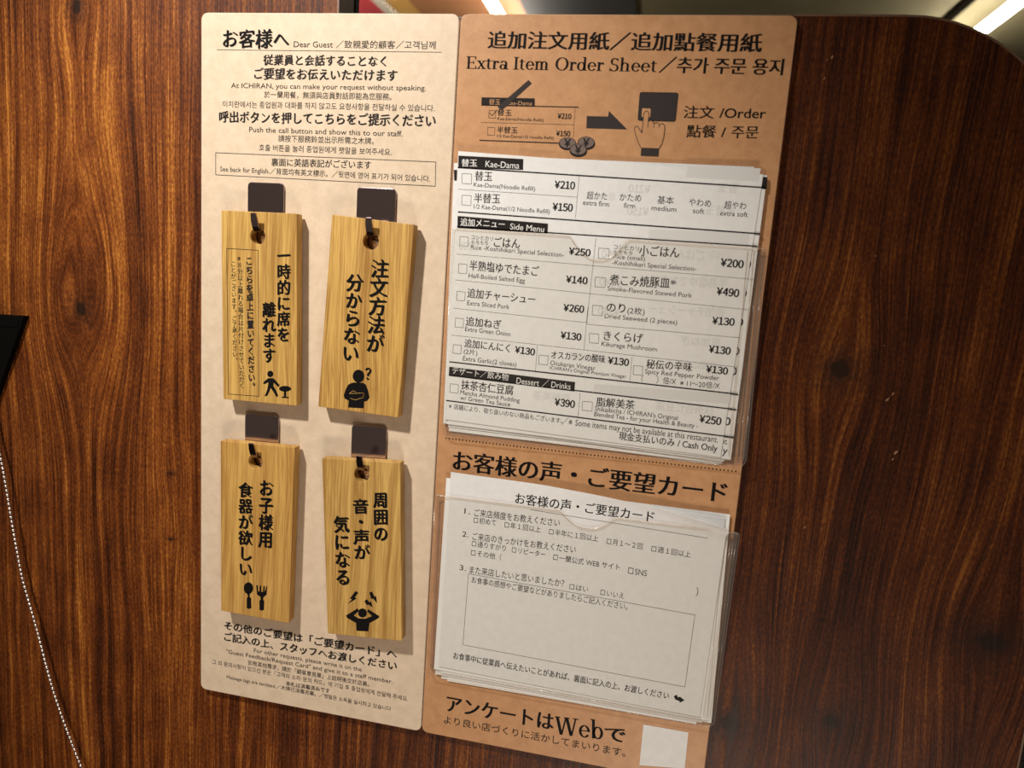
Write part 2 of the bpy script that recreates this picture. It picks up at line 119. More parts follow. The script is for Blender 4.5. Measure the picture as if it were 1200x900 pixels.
# ------------------------------------------------------------------ materials
def new_mat(name):
    m = bpy.data.materials.new(name); m.use_nodes = True
    nt = m.node_tree; b = nt.nodes['Principled BSDF']
    return m, nt, b
class NG:
    def __init__(s, nt): s.nt = nt
    def n(s, typ, **kw):
        x = s.nt.nodes.new(typ)
        for k, v in kw.items(): setattr(x, k, v)
        return x
    def put(s, sock, v):
        if isinstance(v, bpy.types.NodeSocket): s.nt.links.new(v, sock)
        else: sock.default_value = v
    def math(s, op, a, b=0.0, c=None, clamp=False):
        x = s.n('ShaderNodeMath', operation=op, use_clamp=clamp)
        s.put(x.inputs[0], a); s.put(x.inputs[1], b)
        if c is not None: s.put(x.inputs[2], c)
        return x.outputs[0]
    def comb(s, x, y, z):
        c = s.n('ShaderNodeCombineXYZ')
        for i, v in enumerate((x, y, z)): s.put(c.inputs[i], v)
        return c.outputs[0]
    def noise(s, vec, scale=1.0, detail=2.0, rough=0.5, dist=0.0):
        x = s.n('ShaderNodeTexNoise'); s.put(x.inputs['Vector'], vec)
        x.inputs['Scale'].default_value = scale; x.inputs['Detail'].default_value = detail
        x.inputs['Roughness'].default_value = rough; x.inputs['Distortion'].default_value = dist
        return x.outputs['Fac']
    def ramp(s, fac, stops):
        r = s.n('ShaderNodeValToRGB'); s.put(r.inputs[0], fac)
        e = r.color_ramp.elements
        while len(e) < len(stops): e.new(0.5)
        for i, (p, c) in enumerate(stops):
            e[i].position = p; e[i].color = (c if len(c) == 4 else (*c, 1))
        return r.outputs[0]
    def mix(s, fac, a, b, mode='MIX'):
        m = s.n('ShaderNodeMix', data_type='RGBA', blend_type=mode)
        s.put(m.inputs[0], fac)
        s.put(m.inputs[6], a if isinstance(a, bpy.types.NodeSocket) else (*a, 1))
        s.put(m.inputs[7], b if isinstance(b, bpy.types.NodeSocket) else (*b, 1))
        return m.outputs[2]
    def rng(s, v, a, b, c, d):
        m = s.n('ShaderNodeMapRange'); s.put(m.inputs[0], v)
        for i, q in enumerate((a, b, c, d)): m.inputs[i+1].default_value = q
        return m.outputs[0]
    def bump(s, h, strength, dist):
        b = s.n('ShaderNodeBump'); b.inputs['Strength'].default_value = strength; b.inputs['Distance'].default_value = dist
        s.put(b.inputs['Height'], h); return b.outputs[0]
def plain(name, col, rough=0.5, metal=0.0, spec=0.5, emit=None):
    m, nt, b = new_mat(name)
    b.inputs['Base Color'].default_value = (*col, 1); b.inputs['Roughness'].default_value = rough
    b.inputs['Metallic'].default_value = metal; b.inputs['Specular IOR Level'].default_value = spec
    if emit: b.inputs['Emission Color'].default_value = (*emit[0], 1); b.inputs['Emission Strength'].default_value = emit[1]
    return m
def paper_mat(name, c1, c2, scale, rough, bump=0.0, spec=0.3):
    m, nt, b = new_mat(name); g = NG(nt)
    co = g.n('ShaderNodeTexCoord').outputs['Object']
    n1 = g.noise(co, scale, 4, 0.6); n2 = g.noise(co, scale*7, 2, 0.5)
    v = g.math('MULTIPLY_ADD', n1, 0.7, g.math('MULTIPLY', n2, 0.3))
    g.put(b.inputs['Base Color'], g.ramp(v, [(0.36, c1), (0.64, c2)]))
    b.inputs['Roughness'].default_value = rough; b.inputs['Specular IOR Level'].default_value = spec
    if bump: g.put(b.inputs['Normal'], g.bump(v, bump, 0.0006))
    return m
def stained_pine():
    m, nt, b = new_mat('stained_pine'); g = NG(nt)
    s = g.n('ShaderNodeSeparateXYZ'); nt.links.new(g.n('ShaderNodeTexCoord').outputs['Object'], s.inputs[0])
    x, z = s.outputs[0], s.outputs[2]
    # knots: (x, z, radius of bow, core radius, vertical stretch)
    ks = [(KN[0], .030, .0034, 1.35, .8), (KN[1], .022, .0050, 1.0, .75), (KN[2], .030, .0085, .62, .8), (KN[3], .022, .0056, 1.0, .8), (KN[4], .018, .0050, .8, .7),
          (KN[5], .022, .0028, 1.5, .7), (KN[6], .008, .0017, .5, .3), (KN[7], .008, .0015, .5, .3)]
    warp = None; core = None; ring = None; swirl = None
    for (u, v), R, rc, st, S in ks:
        kx, kz = u/1000, 1.3 - v/1000
        dx = g.math('SUBTRACT', x, kx); dz = g.math('SUBTRACT', z, kz)
        sx = g.math('DIVIDE', dx, R); sz = g.math('DIVIDE', dz, R*1.9)
        d2 = g.math('ADD', g.math('MULTIPLY', sx, sx), g.math('MULTIPLY', sz, sz))
        e = g.math('POWER', 2.718, g.math('MULTIPLY', d2, -1.0))
        t = g.math('MULTIPLY', g.math('MULTIPLY', dx, S), e)
        warp = t if warp is None else g.math('ADD', warp, t)
        qx = g.math('DIVIDE', dx, rc); qz = g.math('DIVIDE', dz, rc*st)
        q2 = g.math('ADD', g.math('MULTIPLY', qx, qx), g.math('MULTIPLY', qz, qz))
        wob = g.noise(g.comb(x, 0.0, z), 260, 3, .6)
        q2 = g.math('MULTIPLY', q2, g.math('ADD', g.math('MULTIPLY', wob, 2.6), -.20))
        c = g.math('POWER', 2.718, g.math('MULTIPLY', g.math('MULTIPLY', q2, q2), -0.9))
        sw = g.math('MULTIPLY', g.math('POWER', 2.718, g.math('MULTIPLY', q2, -.16)), g.math('MULTIPLY_ADD', g.math('SINE', g.math('MULTIPLY_ADD', g.math('SQRT', q2), 7.5, g.math('MULTIPLY', wob, 5.0))), .5, .5))
        swirl = sw if swirl is None else g.math('MAXIMUM', swirl, sw)
        core = c if core is None else g.math('MAXIMUM', core, c)
        rr = g.math('MULTIPLY', g.math('POWER', 2.718, g.math('MULTIPLY', q2, -.28)), 0.55)
        ring = rr if ring is None else g.math('MAXIMUM', ring, rr)
    # a broad flame figure at the left
    fx = g.math('SUBTRACT', x, -.078); fz = g.math('SUBTRACT', z, 1.185)
    fe = g.math('POWER', 2.718, g.math('MULTIPLY', g.math('ADD', g.math('POWER', g.math('DIVIDE', fx, .028), 2.0), g.math('POWER', g.math('DIVIDE', fz, .085), 2.0)), -1.0))
    warp = g.math('ADD', warp, g.math('MULTIPLY', g.math('MULTIPLY', fx, .75), fe))
    slow = g.noise(g.comb(g.math('MULTIPLY', x, 9.0), 3.0, g.math('MULTIPLY', z, 2.6)), 1, 3, .55)
    gx = g.math('ADD', g.math('SUBTRACT', x, warp), g.math('MULTIPLY', g.math('SUBTRACT', slow, .5), .022))
    wide = g.noise(g.comb(g.math('MULTIPLY', gx, 26.0), 1.0, g.math('MULTIPLY', z, 2.2)), 1, 3, .6)
    med = g.noise(g.comb(g.math('MULTIPLY', gx, 240.0), 2.0, g.math('MULTIPLY', z, 3.0)), 1, 3, .6)
    fine = g.noise(g.comb(g.math('MULTIPLY', gx, 1050.0), 2.0, g.math('MULTIPLY', z, 16.0)), 1, 3, .65)
    pore = g.noise(g.comb(g.math('MULTIPLY', gx, 1500.0), 6.0, g.math('MULTIPLY', z, 110.0)), 1, 2, .6)
    blot = g.noise(g.comb(g.math('MULTIPLY', x, 60.0), 9.0, g.math('MULTIPLY', z, 34.0)), 1, 4, .65)
    v = g.math('ADD', g.math('MULTIPLY', wide, .31), g.math('MULTIPLY', med, .49))
    v = g.math('ADD', v, g.math('MULTIPLY', fine, .46)); v = g.math('ADD', v, g.math('MULTIPLY', blot, .20)); v = g.math('ADD', v, g.math('MULTIPLY', g.math('SUBTRACT', g.noise(g.comb(g.math('MULTIPLY', x, 900.0), 4.0, g.math('MULTIPLY', z, 420.0)), 1, 2, .6), .5), .30)); v = g.math('MULTIPLY_ADD', g.math('SUBTRACT', v, .73), 1.5, .50)
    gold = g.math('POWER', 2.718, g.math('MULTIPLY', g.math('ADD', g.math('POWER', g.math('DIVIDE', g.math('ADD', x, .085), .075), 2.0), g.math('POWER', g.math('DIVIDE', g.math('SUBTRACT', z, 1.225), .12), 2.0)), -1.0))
    v = g.math('MULTIPLY_ADD', gold, .085, v)             # a soft oval at the upper left, lighter and more golden
    col = g.ramp(v, [(.27, (.022, .0055, .0012)), (.46, (.100, .0235, .0042)), (.61, (.220, .061, .0095)), (.80, (.52, .200, .032))])
    # the wood colour grows darker and redder from left to right
    to_right = g.rng(g.math('ADD', x, g.math('MULTIPLY', g.math('SUBTRACT', slow, .5), .02)), -.03, .32, 0.0, 1.0)
    dark = g.mix(1.0, col, (.44, .38, .32), 'MULTIPLY')
    col = g.mix(to_right, col, dark)
    pf = g.rng(pore, .60, .72, 0.0, .55)
    col = g.mix(pf, col, (.022, .008, .003))
    col = g.mix(g.math('MULTIPLY', ring, .9), col, (.030, .010, .004))
    col = g.mix(g.math('MULTIPLY', swirl, .75), col, (.024, .009, .004))
    col = g.mix(g.math('MULTIPLY', core, .9), col, (.014, .006, .003))
    g.put(b.inputs['Base Color'], col)
    g.put(b.inputs['Roughness'], g.rng(fine, .3, .7, .40, .58))
    b.inputs['Specular IOR Level'].default_value = .22
    h = g.math('ADD', fine, g.math('MULTIPLY', med, 1.2))
    g.put(b.inputs['Normal'], g.bump(h, .35, .0006))
    return m
def pale_oak(name, seed, c):
    m, nt, b = new_mat(name); g = NG(nt)
    s = g.n('ShaderNodeSeparateXYZ'); nt.links.new(g.n('ShaderNodeTexCoord').outputs['Object'], s.inputs[0])
    x, y, z = s.outputs
    xx = g.math('ADD', x, g.math('MULTIPLY', y, .6))
    slow = g.noise(g.comb(g.math('MULTIPLY', xx, 30.0), seed, g.math('MULTIPLY', z, 7.0)), 1, 2, .5)
    gx = g.math('ADD', xx, g.math('MULTIPLY', slow, .012))
    a = g.noise(g.comb(g.math('MULTIPLY', gx, 210.0), seed+1, g.math('MULTIPLY', z, 4.0)), 1, 3, .6)
    f = g.noise(g.comb(g.math('MULTIPLY', gx, 1100.0), seed+2, g.math('MULTIPLY', z, 30.0)), 1, 3, .7)
    v = g.math('ADD', g.math('MULTIPLY', a, .50), g.math('MULTIPLY', f, .50))
    d, l = c
    mid = tuple((p+q)/2 for p, q in zip(d, l))
    g.put(b.inputs['Base Color'], g.ramp(v, [(.41, d), (.50, mid), (.575, l)]))
    b.inputs['Roughness'].default_value = .55; b.inputs['Specular IOR Level'].default_value = .3
    g.put(b.inputs['Normal'], g.bump(v, .25, .0005))
    return m
def clear_film(name, tint, gloss, haze, shine):
    m, nt, b = new_mat(name); g = NG(nt); nt.nodes.remove(b)
    out = nt.nodes['Material Output']
    tr = g.n('ShaderNodeBsdfTransparent'); tr.inputs[0].default_value = (*tint, 1)
    gl = g.n('ShaderNodeBsdfGlossy'); gl.inputs['Roughness'].default_value = gloss
    df = g.n('ShaderNodeBsdfDiffuse'); df.inputs[0].default_value = (.75, .70, .64, 1)
    fr = g.n('ShaderNodeLayerWeight'); fr.inputs[0].default_value = .5
    m1 = g.n('ShaderNodeMixShader'); m1.inputs[0].default_value = haze
    nt.links.new(tr.outputs[0], m1.inputs[1]); nt.links.new(df.outputs[0], m1.inputs[2])
    m2 = g.n('ShaderNodeMixShader'); g.put(m2.inputs[0], g.math('MULTIPLY_ADD', g.math('POWER', fr.outputs['Facing'], 4.0), .35*shine, .05*shine))
    nt.links.new(m1.outputs[0], m2.inputs[1]); nt.links.new(gl.outputs[0], m2.inputs[2])
    nt.links.new(m2.outputs[0], out.inputs[0])
    return m
KN = KNOTS
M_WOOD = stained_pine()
M_EDGE = plain('worn_edge', (.16, .095, .055), .5)
M_KRAFT_L = paper_mat('pale_kraft_board', (.62, .485, .345), (.71, .565, .415), 190, .42)
M_KRAFT_R = paper_mat('tan_kraft_board', (.46, .232, .105), (.545, .29, .138), 190, .42)
M_BOARD_EDGE_L = plain('pale_board_edge', (.78, .66, .52), .45)
M_BOARD_EDGE_R = plain('tan_board_edge', (.62, .42, .28), .45)
M_INK = plain('black_ink', (.007, .006, .006), .6, spec=.08)
M_INK_SOFT = plain('dark_grey_ink', (.022, .018, .017), .6, spec=.08)
M_GREY = plain('grey_ink', (.040, .033, .031), .6, spec=.08)
M_COIN = plain('coin_grey_ink', (.17, .125, .105), .6, spec=.1)
M_PAPER = paper_mat('white_paper', (.72, .705, .68), (.78, .765, .74), 240, .75, spec=.15)
M_PAPER_B = paper_mat('bright_white_paper', (.80, .79, .77), (.84, .83, .81), 240, .75, spec=.15)
M_GHOST = plain('ink_showing_through', (.66, .645, .62), .75, spec=.15)
M_WHITE_INK = plain('white_ink', (.80, .78, .74), .6, spec=.2)
M_FILM = clear_film('clear_vinyl', (.988, .985, .975), .10, .006, .5)
M_WELD = clear_film('welded_vinyl', (.95, .91, .87), .16, .07, .8)
M_OAK = [pale_oak('yellow_oak', 1.0, ((.36, .185, .040), (.66, .41, .115))), pale_oak('golden_oak', 5.0, ((.31, .15, .032), (.64, .385, .105))),
         pale_oak('honey_oak', 9.0, ((.36, .175, .038), (.61, .36, .098))), pale_oak('straw_oak', 13.0, ((.34, .175, .040), (.62, .385, .115)))]
M_STEEL = plain('dark_stainless_steel', (.50, .40, .41), .16, 1.0)
M_BEAD = plain('nickel_beads', (.92, .89, .84), .33, 1.0)
M_WIRE = plain('dark_wire', (.10, .085, .07), .4, 1.0)
M_WEDGE = plain('black_stained_wood', (.003, .0025, .002), .8, spec=.05)

# ------------------------------------------------------------------ objects
def link(o): COL.objects.link(o); return o
def thing(name, label, cat, pos, group=None):
    o = link(bpy.data.objects.new(name, None)); o.location = BW(*pos); o.empty_display_size = .02
    o['label'] = label; o['category'] = cat
    if group: o['group'] = group
    return o
def tag(o, label, cat, group=None, kind=None):
    o['label'] = label
    if cat: o['category'] = cat
    if group: o['group'] = group
    if kind: o['kind'] = kind
    return o
def wloc(o):
    v = Vector((0, 0, 0))
    while o is not None: v = v + o.location; o = o.parent
    return v
def obj(name, verts, faces, mats, parent=None, origin=None, smooth=False, fmat=None, label=None):
    """verts are world metres; the mesh is stored relative to the object's own origin"""
    org = origin if origin is not None else (wloc(parent) if parent is not None else Vector((0, 0, 0)))
    me = bpy.data.meshes.new(name)
    me.from_pydata([tuple(Vector(v) - org) for v in verts], [], faces)
    for m in (mats if isinstance(mats, (list, tuple)) else [mats]): me.materials.append(m)
    if fmat: me.polygons.foreach_set('material_index', fmat)
    if smooth: me.polygons.foreach_set('use_smooth', [True]*len(me.polygons))
    me.update()
    o = link(bpy.data.objects.new(name, me)); o.location = org - (wloc(parent) if parent is not None else Vector((0, 0, 0)))
    o.parent = parent
    if label: o['label'] = label
    return o

# ------------------------------------------------------------------ lettering
_tc = bpy.data.curves.new('lettering_source', 'FONT'); _tc.resolution_u = 3; _tc.size = 1.0
_to = link(bpy.data.objects.new('lettering_source', _tc))
_gc = {}
def glyphs(s):
    if s not in _gc:
        _tc.body = s
        dg = bpy.context.evaluated_depsgraph_get(); dg.update()
        ev = _to.evaluated_get(dg); me = ev.to_mesh()
        _gc[s] = ([(v.co.x, v.co.y) for v in me.vertices], [tuple(p.vertices) for p in me.polygons])
        ev.to_mesh_clear()
    return _gc[s]
def is_cjk(s): return any(ord(c) > 0x2E00 and not 0xFF01 <= ord(c) <= 0xFF5E for c in s)
# each style thickens its strokes by laying the letter down again along a short nib line
BOLD = {'sans': [(0, 0)], 'semi': [(-.014, 0), (.014, 0)], 'bold': [(-.045, 0), (.045, 0), (0, .018), (0, -.018)], 'mincho': [(-.028, 0), (.028, 0)],
        'brush': [(-.034, .016), (.034, -.016), (0, 0)], 'tag': [(-.042, .022), (-.014, .008), (.014, -.008), (.042, -.022)], 'serif': [(-.015, 0), (.015, 0)]}
# a small book face for the Latin headings: each letter from stems, hairlines, bowls and serifs
def _R(x0, y0, x1, y1): return [[(x0, y0), (x1, y0), (x1, y1), (x0, y1)]]
def _D(x0, y0, x1, y1, w):
    return [[(x0-w/2, y0), (x0+w/2, y0), (x1+w/2, y1), (x1-w/2, y1)]]
def _A(cx, cy, rx, ry, tx, ty, a0, a1, n=18):
    o = []
    for i in range(n):
        p, q = (math.radians(a0+(a1-a0)*k/n) for k in (i, i+1))
        o.append([(cx+(rx-tx)*math.cos(p), cy+(ry-ty)*math.sin(p)), (cx+rx*math.cos(p), cy+ry*math.sin(p)), (cx+rx*math.cos(q), cy+ry*math.sin(q)), (cx+(rx-tx)*math.cos(q), cy+(ry-ty)*math.sin(q))])
    return o
def _serif(x0, x1, y): return _R(x0, y, x1, y+.032)
SERIF = {
 'E': (.60, _R(.09,0,.18,.7)+_serif(.02,.3,0)+_serif(.02,.3,.668)+_R(.1,.668,.53,.7)+_R(.1,0,.55,.032)+_R(.18,.345,.42,.377)+_R(.50,.54,.53,.7)+_R(.52,0,.55,.17)+_R(.395,.28,.42,.44)),
 'x': (.50, _D(.40,.02,.10,.46,.105)+_D(.08,.02,.40,.46,.035)+_serif(0,.2,.442)+_serif(.31,.5,.442)+_serif(0,.18,0)+_serif(.28,.5,0)),
 't': (.35, _R(.1,.1,.18,.58)+_serif(.02,.32,.442)+_A(.22,.12,.12,.13,.08,.04,180,310)),
 'r': (.40, _R(.08,0,.17,.47)+_serif(.02,.26,0)+_serif(.02,.12,.442)+_A(.27,.33,.11,.14,.035,.045,50,180)+_A(.325,.40,.05,.05,.05,.05,0,360)),
 'a': (.50, _R(.33,.05,.42,.35)+_A(.24,.34,.18,.14,.09,.035,0,165)+_A(.2,.135,.17,.145,.085,.03,0,360)+_R(.36,0,.5,.035)+_R(.33,0,.42,.1)),
 'I': (.32, _R(.11,0,.20,.7)+_serif(.02,.29,0)+_serif(.02,.29,.668)),
 'e': (.50, _A(.25,.235,.22,.245,.085,.033,0,325)+_R(.06,.24,.465,.272)),
 'm': (.84, _R(.08,0,.165,.47)+_R(.34,0,.425,.34)+_R(.60,0,.685,.34)+_A(.25,.33,.175,.15,.085,.04,0,180)+_A(.51,.33,.175,.15,.085,.04,0,180)+_serif(.02,.23,0)+_serif(.28,.49,0)+_serif(.54,.75,0)+_serif(.02,.12,.442)),
 'O': (.76, _A(.37,.35,.34,.365,.1,.033,0,360,28)),
 'd': (.56, _A(.24,.235,.21,.245,.085,.033,0,360)+_R(.38,0,.465,.75)+_serif(.40,.54,0)+_serif(.30,.42,.718)),
 'S': (.53, _A(.255,.525,.19,.19,.075,.035,35,270)+_A(.25,.185,.22,.2,.08,.035,-150,90)+_R(.41,.56,.435,.7)+_R(.03,.0,.055,.17)),
 'h': (.60, _R(.08,0,.165,.75)+_A(.27,.33,.195,.15,.085,.04,0,180)+_R(.38,0,.465,.34)+_serif(.01,.24,0)+_serif(.31,.54,0)+_serif(.01,.12,.718)),
 'W': (1.0, _D(.27,0,.10,.7,.1)+_D(.29,0,.47,.7,.035)+_D(.69,0,.50,.7,.1)+_D(.71,0,.88,.7,.035)+_serif(.01,.22,.668)+_serif(.40,.62,.668)+_serif(.78,.98,.668)),
 'b': (.56, _R(.08,0,.165,.75)+_A(.305,.235,.21,.245,.085,.033,0,360)+_serif(.01,.12,.718)),
 ' ': (.27, [])}
def serif_line(s):
    vs, fs, x = [], [], 0.0
    for c in s:
        adv, qs = SERIF[c]
        for q in qs:
            k = len(vs); vs += [(x+a, b) for a, b in q]; fs.append(tuple(range(k, k+len(q))))
        x += adv
    return vs, fs
def line_geo(s, style):
    """a line of lettering in ems -> verts with a layer number, faces, with the style's weight and slant"""
    slant = .10 if style in ('brush', 'tag') else 0.0
    vs, fs, x = [], [], 0.0
    runs = [('', '')]
    for c in s:                                           # runs of plain Latin keep their own spacing
        lat = ord(c) < 0x2000 and c != '·' and style != 'bold'
        if lat and runs[-1][1]: runs[-1] = (runs[-1][0]+c, True)
        else: runs.append((c, lat))
    if style == 'serif': (vs, fs), runs = serif_line(s), []
    for c, lat in runs:
        if not c: continue
        if c == '　': x += 1.0; continue
        if not c.strip(): x += .28*len(c); continue
        k = len(vs)
        if lat:
            lead = len(c)-len(c.lstrip()); tail = len(c)-len(c.rstrip())
            gv, gf = glyphs(c.strip()); x0 = min(a for a, q in gv); x1 = max(a for a, q in gv); x += .28*lead+.05
            vs += [(x+a-x0, q) for a, q in gv]; x += x1-x0+.06+.28*tail
        else:
            o = ord(c); full = o > 0x2000
            if style == 'bold': c = '￥' if c == '¥' else chr(o+0xFEE0) if o < 0x7F else c
            gv, gf = glyphs(c)
            if not gv: x += .5; continue
            if full or c == '·':
                gs = random.uniform(.97, 1.05) if slant else 1.0
                vs += [(x+.5+(a-.5)*gs, .38+(q-.38)*gs+(a-.5)*slant) for a, q in gv]
                x += .92 if 0xAC00 <= o <= 0xD7A3 else 1.0 if full else .4
            else:
                x0 = min(a for a, q in gv); x1 = max(a for a, q in gv)
                vs += [(x+.045+(a-x0), q) for a, q in gv]; x += x1-x0+.09
        fs += [tuple(i+k for i in f) for f in gf]
    v2, f2 = [], []
    for n, (dx, dy) in enumerate(BOLD[style]):
        k = len(v2); v2 += [(a+dx, q+dy, n) for a, q in vs]; f2 += [tuple(i+k for i in f) for f in fs]
    return v2, f2
def text_mesh(lines, w, mirror_u=None, bend=None):
    V, F = [], []
    for s, style, u0, v0, u1, v1, h in lines:
        gv, gf = line_geo(s, style)
        if not gv: continue
        x0 = min(a for a, b, n in gv); x1 = max(a for a, b, n in gv)
        ll = math.hypot(u1-u0, v1-v0); ex, ey = (u1-u0)/ll, (v1-v0)/ll
        sx = ll/(x1-x0)
        if style == 'serif': sy, base = h/.70, 0.0
        elif is_cjk(s): sy, base = h/.92, -.08
        else: sy, base = h/.74, 0.0
        k = len(V)
        for a, b, ly in gv:
            t = (a-x0)*sx; n = (b-base)*sy
            u = u0+ex*t+ey*n; v = v0+ey*t-ex*n
            if mirror_u is not None: u = 2*mirror_u-u
            V.append(BW(u, v, w+.012*ly if bend is None else w+.012*ly+bend(u, v)))
        F += [tuple(i+k for i in f) for f in gf]
    return V, F
def text(name, lines, w, mat, parent, **kw):
    lab = kw.pop('label', None)
    V, F = text_mesh(lines, w, **kw)
    return obj(name, V, F, mat, parent, label=lab)
def vtext_mesh(cols, w):
    """vertical columns: the line runs from the top centre to the bottom centre"""
    V, F = [], []
    for s, style, u0, v0, u1, v1, wd in cols:
        n = len(s); ll = math.hypot(u1-u0, v1-v0); ex, ey = (u1-u0)/ll, (v1-v0)/ll
        cell = ll/n
        for i, c in enumerate(s):
            gv, gf = line_geo('10', 'semi') if c == '⑩' else line_geo(c, style)
            if c == '⑩': gv = [(a*.72+.08, b, n) for a, b, n in gv]
            cu = u0+ex*cell*(i+.5); cv = v0+ey*cell*(i+.5)
            k = len(V)
            ox, oy = ((.62, .55) if c in '。、' else (0, 0))
            for a, b, ly in gv:
                p = (a-.5+ox)*wd*1.06; q = (b-.38+oy)*min(cell*1.02, wd*1.25)
                # the column's own right-hand direction is (ey, -ex)
                V.append(BW(cu+ey*p-ex*q, cv-ex*p-ey*q, w+.012*ly))
            F += [tuple(j+k for j in f) for f in gf]
    return V, F
# ------------------------------------------------------------------ flat shapes and plates
def flat(name, polys, w, mat, parent, label=None, bend=None):
    V, F = [], []
    for p in polys:
        k = len(V); V += [BW(u, v, w if bend is None else w+bend(u, v)) for u, v in p]; F.append(tuple(range(k, k+len(p))))
    return obj(name, V, F, mat, parent, label=label)
def strip(a, b, t):
    l = math.hypot(b[0]-a[0], b[1]-a[1]); nx, ny = -(b[1]-a[1])/l*t/2, (b[0]-a[0])/l*t/2
    return [(a[0]+nx, a[1]+ny), (b[0]+nx, b[1]+ny), (b[0]-nx, b[1]-ny), (a[0]-nx, a[1]-ny)]
def loop_strips(pts, t, closed=True):
    n = len(pts); return [strip(pts[i], pts[(i+1) % n], t) for i in range(n if closed else n-1)]
def rounded(pts, r, n=6):
    out = []; N = len(pts)
    for i in range(N):
        p, a, b = Vector(pts[i]), Vector(pts[i-1]), Vector(pts[(i+1) % N])
        rr = r[i] if isinstance(r, (list, tuple)) else r
        if rr <= 0: out.append(tuple(p)); continue
        d1 = (a-p).normalized(); d2 = (b-p).normalized()
        s = p+d1*rr; e = p+d2*rr
        for k in range(n+1):
            t = k/n; out.append(tuple(s*(1-t)**2 + p*2*t*(1-t) + e*t*t))
    return out
def ellipse(c, rx, ry, n=28): return [(c[0]+rx*math.cos(2*math.pi*i/n), c[1]+ry*math.sin(2*math.pi*i/n)) for i in range(n)]
def plate(name, loops, w0, w1, mats, parent=None, bevel=0.0, label=None, origin=None, rim=False, segs=2):
    """a solid plate from outline loops (the first outside, the rest holes), from depth w0 to w1, edges rounded over"""
    cu = bpy.data.curves.new('outline', 'CURVE'); cu.dimensions = '2D'; cu.fill_mode = 'BOTH'
    cu.bevel_depth = bevel; cu.bevel_resolution = segs; cu.extrude = max((w1-w0)/2-bevel, 0.0); cu.offset = -bevel
    for lp in loops:
        sp = cu.splines.new('POLY'); sp.points.add(len(lp)-1)
        for q, (u, v) in zip(sp.points, lp): q.co = (u, -v, 0, 1)
        sp.use_cyclic_u = True
    o = link(bpy.data.objects.new('outline', cu)); dg = bpy.context.evaluated_depsgraph_get(); dg.update()
    me = o.evaluated_get(dg).to_mesh()
    c = (w0+w1)/2
    V = [BW(q.co.x, -q.co.y, c+q.co.z) for q in me.vertices]; F = [tuple(p.vertices) for p in me.polygons]
    fm = [0 if abs(p.normal.z) > .9 or not rim else 1 for p in me.polygons]
    o.evaluated_get(dg).to_mesh_clear(); bpy.data.objects.remove(o); bpy.data.curves.remove(cu)
    r = obj(name, V, F, mats, parent, label=label, origin=origin, fmat=fm if rim else None)
    b = bmesh.new(); b.from_mesh(r.data); bmesh.ops.remove_doubles(b, verts=b.verts, dist=1e-6); b.to_mesh(r.data); b.free()
    return r
def box(name, a, b, mat, parent=None, label=None, origin=None):
    (x0, y0, z0), (x1, y1, z1) = a, b
    V = [(x0,y0,z0),(x1,y0,z0),(x1,y1,z0),(x0,y1,z0),(x0,y0,z1),(x1,y0,z1),(x1,y1,z1),(x0,y1,z1)]
    F = [(0,3,2,1),(4,5,6,7),(0,1,5,4),(1,2,6,5),(2,3,7,6),(3,0,4,7)]
    return obj(name, V, F, mat, parent, label=label, origin=origin)
def tube(path, r, n=8, cap=True):
    V, F = [], []; P = [Vector(p) for p in path]
    for i, p in enumerate(P):
        t = (P[min(i+1, len(P)-1)]-P[max(i-1, 0)]).normalized()
        a = t.cross(Vector((0, 1, 0)) if abs(t.y) < .9 else Vector((1, 0, 0))).normalized(); b = t.cross(a)
        for k in range(n):
            q = 2*math.pi*k/n; V.append(p+a*r*math.cos(q)+b*r*math.sin(q))
    for i in range(len(P)-1):
        for k in range(n): F.append((i*n+k, i*n+(k+1) % n, (i+1)*n+(k+1) % n, (i+1)*n+k))
    if cap: F.append(tuple(range(n))[::-1]); F.append(tuple((len(P)-1)*n+k for k in range(n)))
    return V, F

# ------------------------------------------------------------------ the room beyond and around
M_CEIL = paper_mat('olive_plaster', (.26, .215, .115), (.31, .26, .145), 6, .8)
M_DIM = plain('dim_brown_panelling', (.46, .20, .085), .6)
M_DIMGREY = plain('charcoal_panel', (.075, .070, .068), .7)
M_TUBE = plain('lit_tube', (.9, .9, .88), .4, emit=((1.0, .95, .84), 17.0))
M_HOUSING = plain('lamp_housing', (.55, .52, .45), .5)
M_FLOOR = plain('dark_floor', (.025, .02, .018), .6)
CAMP = Vector((0.249396, -0.365366, 1.178761))
def struct(name, label, a, b, mat):
    o = box(name, a, b, mat, origin=Vector(((a[0]+b[0])/2, (a[1]+b[1])/2, a[2])))
    o['kind'] = 'structure'; o['label'] = label; return o
struct('ceiling', 'olive plaster ceiling seen above the partition at the right', (.04, .3, 2.35), (4.2, 5.0, 2.42), M_CEIL)
struct('trim_1', 'charcoal ceiling panel beyond the boards', (-.47, .3, 2.345), (.04, 5.0, 2.42), M_DIMGREY)
struct('trim_2', 'brown wooden ceiling panelling beyond the left board', (-.99, .3, 2.35), (-.47, 5.0, 2.42), M_DIM)
struct('trim_3', 'amber wooden ceiling board beyond the left board', (-1.105, .3, 2.35), (-.99, 5.0, 2.42), plain('amber_wood', (.80, .45, .12), .5))
struct('trim_4', 'cream ceiling batten beyond the left board', (-1.15, .3, 2.335), (-1.105, 5.0, 2.42), plain('cream_paint', (.88, .80, .66), .5))
struct('trim_5', 'red ceiling panel beyond the left board', (-2.6, .3, 2.35), (-1.15, 5.0, 2.42), plain('red_paint', (.85, .10, .12), .5))
struct('trim_6', 'dark groove across the olive ceiling', (1.325, .3, 2.338), (1.365, 3.35, 2.349), plain('dark_groove', (.006, .005, .003), 1.0, spec=0.0))
